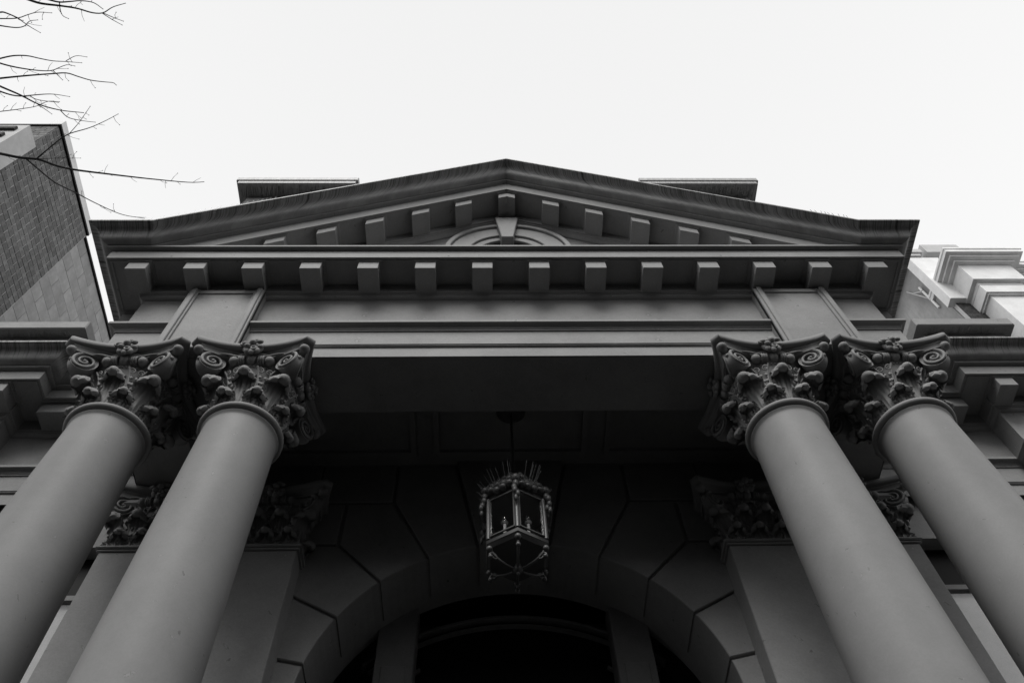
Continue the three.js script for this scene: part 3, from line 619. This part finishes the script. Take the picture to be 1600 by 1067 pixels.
// ---------------------------------------------------------------- brick neighbour on the left
{
  const b = thing('brick_building', 'tall brick building at the left edge with a pale block rear wall', 'building');
  const P = (n, g, m, p = b) => mesh(n, g, m, p);
  const body = P('wall', box(-22, -11.014, 0, 23.2, -4.83, -1.886), M.mortar);
  const rear = P('rear_wall', box(-22, -11.12, 0, 23.2, -16, -4.832), M.mortar);
  const H = 0.19, Lb = 0.39, gap = 0.022;
  const half = box(0, 0.03, gap / 2, H - gap / 2, gap / 2, Lb - gap / 2);
  const short = box(0, 0.03, gap / 2, H - gap / 2, gap / 2, Lb / 2 - gap / 2);
  const frontB = box(gap / 2, Lb - gap / 2, gap / 2, H - gap / 2, 0, 0.03);
  for (let r = 0; r < 33; r++) {
    const y = 23.2 - (r + 1) * H; let z = -4.82; const odd = r % 2;
    if (odd) { const o = mesh('brick', short, M.bricks[Math.floor(rnd() * 5)], body); o.position.set(-11.03 + rr(-0.005, 0.003), y, z); z += Lb / 2; }
    while (z < -1.9 - 0.05) { const full = z + Lb < -1.85; const o = mesh('brick', full ? half : short, M.bricks[Math.floor(rnd() * 5)], body); o.position.set(-11.03 + rr(-0.006, 0.004), y, z); z += full ? Lb : Lb / 2; }
  }
  for (let r = 0; r < 8; r++) for (let i = 0; i < 5; i++) { const o = mesh('front_brick', frontB, M.bricks[Math.floor(rnd() * 5)], body); o.position.set(-11.0 - (i + 1) * Lb - (r % 2 ? Lb / 2 : 0), 23.2 - (r + 1) * H, -1.9); }
  const frontS = box(gap / 2, Lb / 2 - gap / 2, gap / 2, H - gap / 2, 0, 0.03);
  for (let r = 1; r < 8; r += 2) { const o = mesh('front_brick', frontS, M.bricks[r % 5], body); o.position.set(-11.0 - Lb / 2, 23.2 - (r + 1) * H, -1.9); }
  const PH = 0.44, PL = 0.86, panel = box(0, 0.03, 0.005, PH - 0.005, 0.005, PL - 0.005);
  for (let r = 0; r < 24; r++) for (let i = 0; i < 6; i++) { const z = -4.84 - (i + 1) * PL - (r % 2 ? 0.43 : 0) + 0.43; if (z + PL > -4.83) { const o = mesh('wall_block', box(0, 0.03, 0.005, PH - 0.005, 0.005, 0.425), M.pale[Math.floor(rnd() * 4)], rear); o.position.set(-11.12, 23.2 - (r + 1) * PH, z); continue; } const o = mesh('wall_block', panel, M.pale[Math.floor(rnd() * 4)], rear); o.position.set(-11.12 + rr(-0.004, 0.002), 23.2 - (r + 1) * PH, z); }
  P('flashing', merge([box(-22, -10.95, 23.202, 23.27, -4.83, -1.83), box(-22, -11.04, 23.202, 23.27, -16, -4.832)]), M.black);
  P('coping', merge([box(-11.3, -10.99, 23.272, 23.62, -4.86, -1.85), box(-22, -11.302, 23.272, 23.34, -2.1, -1.85)]), M.white);
  const bay = P('bay', box(-16, -10.985, 0, 21.85, -1.99, -1.47), M.coping);
  for (const [x, y] of [[-11.0, 21.55], [-11.05, 21.05], [-11.25, 20.45], [-11.35, 20.0]]) mesh('louvre', cbox(-16, x - 0.12, y - 0.17, y, -1.47, -1.4, 0.01), M.dark, bay);
}

// ---------------------------------------------------------------- white stone neighbour on the right
{
  const b = thing('stone_building', 'white stone building at the right edge with stepped cornice and grey side wall', 'building');
  const P = (n, g, m = M.white, p = b) => mesh(n, g, m, p);
  P('side_wall', box(12.66, 30, 0, 25.2, -20, -6.62), M.render);
  const bw = P('brick_wall', box(12.67, 13.6, 10, 22.3, -6.6, -6.47), M.mortar);
  for (let r = 0; r < 40; r++) for (let i = 0; i < 4; i++) { const y = 22.28 - (r + 1) * 0.075 , x = 12.67 + i * 0.24 - (r % 2 ? 0.12 : 0); const x0 = Math.max(12.668, x), x1 = x + 0.228; mesh('brick', box(x0, x1, y, y + 0.063, -6.47, -6.45), M.darkBrick[Math.floor(rnd() * 3)], bw); }
  P('corner_pier', cbox(12.488, 13.4, 22.28, 25.0, -6.6, -6.3, 0.01));
  P('side_coping', merge([box(12.4, 13.0, 25.2, 25.42, -20, -6.2), box(12.44, 12.9, 25.05, 25.198, -6.61, -6.25)]), M.coping);
  P('roof_pedestal', box(13.14, 14.3, 25.2, 25.75, -7, -6.2), M.coping);
  const path = [[12.94, -6.9], [12.94, -5.7], [14.42, -5.7], [14.42, -6.1], [20, -6.1]];
  const prof = [[0, 22.244], [0, 23.116], [0.121, 23.116], [0.121, 23.193], [0.248, 23.193], [0.248, 23.271], [0.356, 23.271], [0.356, 23.4], [0.38, 23.42], [0.38, 23.5], [-0.4, 23.62]];
  P('cornice', sweep(prof, path));
  P('frieze_soffit', box(12.96, 20, 22.24, 23.1, -6.9, -6.12)); P('frieze_core', box(12.95, 14.41, 22.246, 23.1, -6.4, -5.71));
  const low = [[-0.235, 14], [-0.235, 21.652], [-0.173, 21.652], [-0.173, 21.703], [-0.122, 21.703], [-0.122, 22.1], [-0.14, 22.1], [-0.14, 22.12], [-0.122, 22.12], [-0.122, 22.244], [0, 22.244]];
  P('wall', sweep(low, path)); P('wall_core', box(13.2, 20, 0, 22.24, -7, -6.4));
  P('upper_wall', box(12.96, 20, 23.5, 25.1, -12, -6.6));
  // white downpipe in three lengths with a stay to the wall
  const cyl = (y0, y1) => { const g = new THREE.CylinderGeometry(0.035, 0.035, y1 - y0, 10); g.translate(12.6, (y0 + y1) / 2, -6.9); return g; };
  const pipe = P('downpipe', cyl(23.36, 23.9), M.white); mesh('pipe_length', cyl(22.86, 23.33), M.white, pipe); mesh('pipe_length', cyl(23.94, 24.15), M.white, pipe);
  P('pipe_stay', merge([tube([V3(12.6, 23.42, -6.9), V3(12.6, 24.77, -7.35)], 0.02, 0.02, 6, 1), tube([V3(12.6, 23.93, -6.92), V3(12.6, 24.37, -7.2)], 0.02, 0.02, 6, 1)]), M.coping);
}

// ---------------------------------------------------------------- bare street tree
{
  const t = thing('bare_tree', 'leafless street tree reaching thin twigs in from the upper left', 'tree');
  const trunk = mesh('trunk', tube([V3(-7.6, 0, 3.2), V3(-7.55, 3, 3.15), V3(-7.3, 6, 3.0), V3(-6.9, 7.6, 2.8)], 0.2, 0.09, 12, 6), M.bark, t);
  const limbs = [[V3(-6.9, 7.55, 2.8), V3(-6.0, 8.3, 2.45), V3(-5.1, 8.8, 2.0), V3(-4.56, 9.0, 1.853)], [V3(-6.9, 7.5, 2.8), V3(-6.1, 8.1, 2.75), V3(-5.2, 8.6, 2.6)], [V3(-7.0, 7.3, 2.85), V3(-6.0, 7.9, 3.1), V3(-4.8, 8.35, 3.15)], [V3(-6.9, 7.5, 2.8), V3(-7.6, 9, 2.9), V3(-8.1, 10.5, 3.2)], [V3(-6.9, 7.5, 2.8), V3(-6.8, 9.2, 3.6), V3(-6.5, 10.8, 4.2)]];
  for (const l of limbs) mesh('limb', tube(l, 0.055, 0.014, 8, 5), M.bark, t);
  const ends = [limbs[0][3], limbs[1][2], limbs[2][2]];
  const data = [[13,3,[[-4.564,9.001,1.853],[-4.526,9.06,1.818],[-4.395,9.107,1.769],[-4.263,9.167,1.733],[-4.168,9.23,1.659],[-4.061,9.286,1.605],[-3.743,9.326,1.544],[-3.366,9.383,1.476],[-3.034,9.435,1.427],[-2.947,9.499,1.411]]],[7,2.5,[[-4.344,9.111,1.756],[-4.296,9.182,1.633],[-4.219,9.25,1.49],[-4.095,9.306,1.378],[-3.949,9.377,1.238],[-3.761,9.438,1.105],[-3.578,9.49,1.045]]],[7,2.5,[[-4.281,9.161,1.74],[-4.193,9.179,1.805],[-4.037,9.205,1.914],[-3.97,9.226,1.948],[-3.786,9.257,1.997],[-3.639,9.275,2.056],[-3.528,9.293,2.109]]],[3.5,2,[[-3.958,9.201,1.955],[-3.877,9.256,2.038],[-3.76,9.296,2.175]]],[2.5,1.5,[[-4.255,9.154,1.743],[-4.096,9.178,1.741],[-3.913,9.209,1.732]]],[9,3,[[-4.286,8.81,2.493],[-4.276,8.903,2.436],[-4.193,9.008,2.343],[-4.105,9.107,2.238],[-3.983,9.198,2.166],[-3.828,9.292,2.119]]],[4,2,[[-3.936,9.103,2.19],[-3.901,9.134,2.121],[-3.811,9.164,2.085],[-3.702,9.195,2.061]]],[7,2,[[-4.34,8.898,2.421],[-4.304,8.933,2.387],[-4.223,8.962,2.349],[-4.169,8.996,2.335],[-4.128,9.032,2.332],[-3.958,9.074,2.334],[-3.826,9.102,2.306]]],[3.5,2,[[-4.109,8.996,2.341],[-4.089,9.046,2.297],[-3.934,9.099,2.257]]],[3.5,2,[[-4.058,8.994,2.266],[-4.03,9.044,2.211],[-4.014,9.1,2.157]]],[4,2,[[-4.552,9.192,2.148],[-4.5,9.2,2.152],[-4.316,9.197,2.176],[-4.187,9.204,2.197],[-4.066,9.205,2.241],[-3.974,9.204,2.236]]],[8,2.5,[[-4.221,8.704,2.538],[-4.168,8.742,2.539],[-3.986,8.792,2.549],[-3.796,8.83,2.557],[-3.694,8.879,2.552],[-3.636,8.919,2.518],[-3.559,8.966,2.477],[-3.447,9.002,2.453],[-3.41,9.05,2.437],[-3.413,9.109,2.403]]],[7,2,[[-4.285,8.895,2.643],[-4.236,8.947,2.653],[-4.149,8.989,2.666],[-4.058,9.033,2.657],[-3.988,9.071,2.63],[-3.899,9.116,2.6],[-3.82,9.148,2.589],[-3.698,9.191,2.57]]],[3.5,2,[[-3.759,9.044,2.615],[-3.675,9.068,2.652],[-3.599,9.092,2.638]]],[7,2,[[-4.217,8.793,2.669],[-4.191,8.844,2.634],[-4.091,8.879,2.596],[-3.946,8.938,2.559],[-3.86,8.975,2.552],[-3.793,9.015,2.575],[-3.758,9.061,2.581],[-3.718,9.095,2.563]]],[3.5,2,[[-3.842,8.959,2.555],[-3.806,9.007,2.467]]],[10,2.5,[[-3.729,8.505,3.192],[-3.683,8.55,3.159],[-3.641,8.607,3.129],[-3.509,8.655,3.104],[-3.414,8.703,3.079],[-3.323,8.758,3.039],[-3.267,8.803,3.033],[-3.201,8.847,3.069],[-3.116,8.901,3.091]]],[3.5,2,[[-3.263,8.794,3.034],[-3.191,8.794,3.001],[-3.122,8.805,2.971]]],[3.5,2,[[-3.278,8.806,3.032],[-3.211,8.809,2.984],[-3.139,8.807,2.942]]],[8,2.5,[[-3.634,8.601,3.179],[-3.574,8.642,3.147],[-3.537,8.7,3.125],[-3.475,8.759,3.122],[-3.421,8.806,3.121],[-3.344,8.85,3.101],[-3.301,8.899,3.047]]],[4.5,2,[[-3.512,8.644,3.133],[-3.527,8.66,3.08],[-3.526,8.675,3.031],[-3.502,8.708,3.003]]],[7,2,[[-4.12,8.803,3.027],[-4.072,8.826,3.029],[-4.067,8.865,3.023],[-3.983,8.891,2.976],[-3.981,8.928,2.951],[-3.949,8.971,2.9],[-3.891,9.003,2.846]]],[5,2,[[-4.174,8.9,2.969],[-4.133,8.915,2.967],[-4.009,8.943,2.968],[-3.94,8.969,2.989],[-3.864,8.979,3.007],[-3.754,8.991,3.001]]],[6,2,[[-4.182,8.891,2.927],[-4.146,8.912,2.914],[-4.032,8.949,2.894],[-3.978,8.961,2.907],[-3.947,8.987,2.937],[-3.881,8.993,2.946]]]];
  data.forEach(([r0, r1, pts], bi) => {
    const P = pts.map(p => V3(...p)), g = [tube(P, r0 / 1000, r1 / 1000, 6, 4)], c = new THREE.CatmullRomCurve3(P), len = c.getLength();
    const isRoot = r0 >= 6 && (P[0].x < -4.35 || P[0].z > 3.1);
    if (isRoot) { let e = ends[0], dm = 9; for (const q of ends) { const d = q.distanceTo(P[0]); if (d < dm) { dm = d; e = q; } } if (dm > 0.02) g.push(tube([e.clone(), e.clone().lerp(P[0], 0.5).add(V3(0, -0.04, 0)), P[0]], Math.max(0.012, r0 / 900), r0 / 1000, 6, 4)); }
    const n = Math.floor(len / 0.06); // short side twigs with buds
    for (let i = 1; i < n; i++) {
      if (rnd() < 0.45) continue;
      const q = (i + rr(-0.4, 0.4)) / n, p = c.getPointAt(Math.min(0.99, q)), d = V3(rr(-0.2, 0.9), rr(-0.6, 0.6), rr(-1, 1)).normalize(), L = rr(0.02, 0.09);
      const m = p.clone().addScaledVector(d, L * 0.55), e = p.clone().addScaledVector(d, L).add(V3(0.012, rr(-0.01, 0.02), 0));
      g.push(tube([p, m, e], 0.0022, 0.0012, 5, 1)); if (rnd() < 0.5) g.push(ball(e.x, e.y, e.z, 0.004, 0.006, 0.004, 6, 4));
      g.push(ball(p.x, p.y, p.z, 0.0045, 0.0045, 0.0045, 6, 4));
    }
    const e = P[P.length - 1]; g.push(ball(e.x, e.y, e.z, 0.004, 0.004, 0.004, 6, 4));
    mesh('branch', merge(g), M.bark, t);
  });
}

// ---------------------------------------------------------------- houses across the street, behind the viewer
{
  const spec = [[-40, -13, 13.5, 'brick house across the street, left of the three'], [-12.9, 12.9, 14.2, 'tallest brick house across the street, facing the portico'], [13, 40, 13, 'lowest brick house across the street, right of the three']];
  for (const [x0, x1, h, label] of spec) {
    const b = thing('street_house', label, 'house', 'houses across the street');
    mesh('wall', box(x0, x1, 0, h, 15, 28), M.darkBrick[0], b); mesh('roof', box(x0 - 0.2, x1 + 0.2, h, h + 0.3, 14.8, 28), M.dark, b);
    for (let k = 0; k < 4; k++) for (let i = 0; i < 6; i++) { const x = x0 + (x1 - x0) * (i + 0.5) / 6, y = 1 + k * (h - 1) / 4; const w = mesh('window', box(x - 0.7, x + 0.7, y, y + 2.2, 14.92, 15), M.darkBrick[1], b); mesh('pane', box(x - 0.6, x + 0.6, y + 0.1, y + 2.1, 14.9, 14.918), M.black, w); }
  }
}
renderer.render(scene, camera);
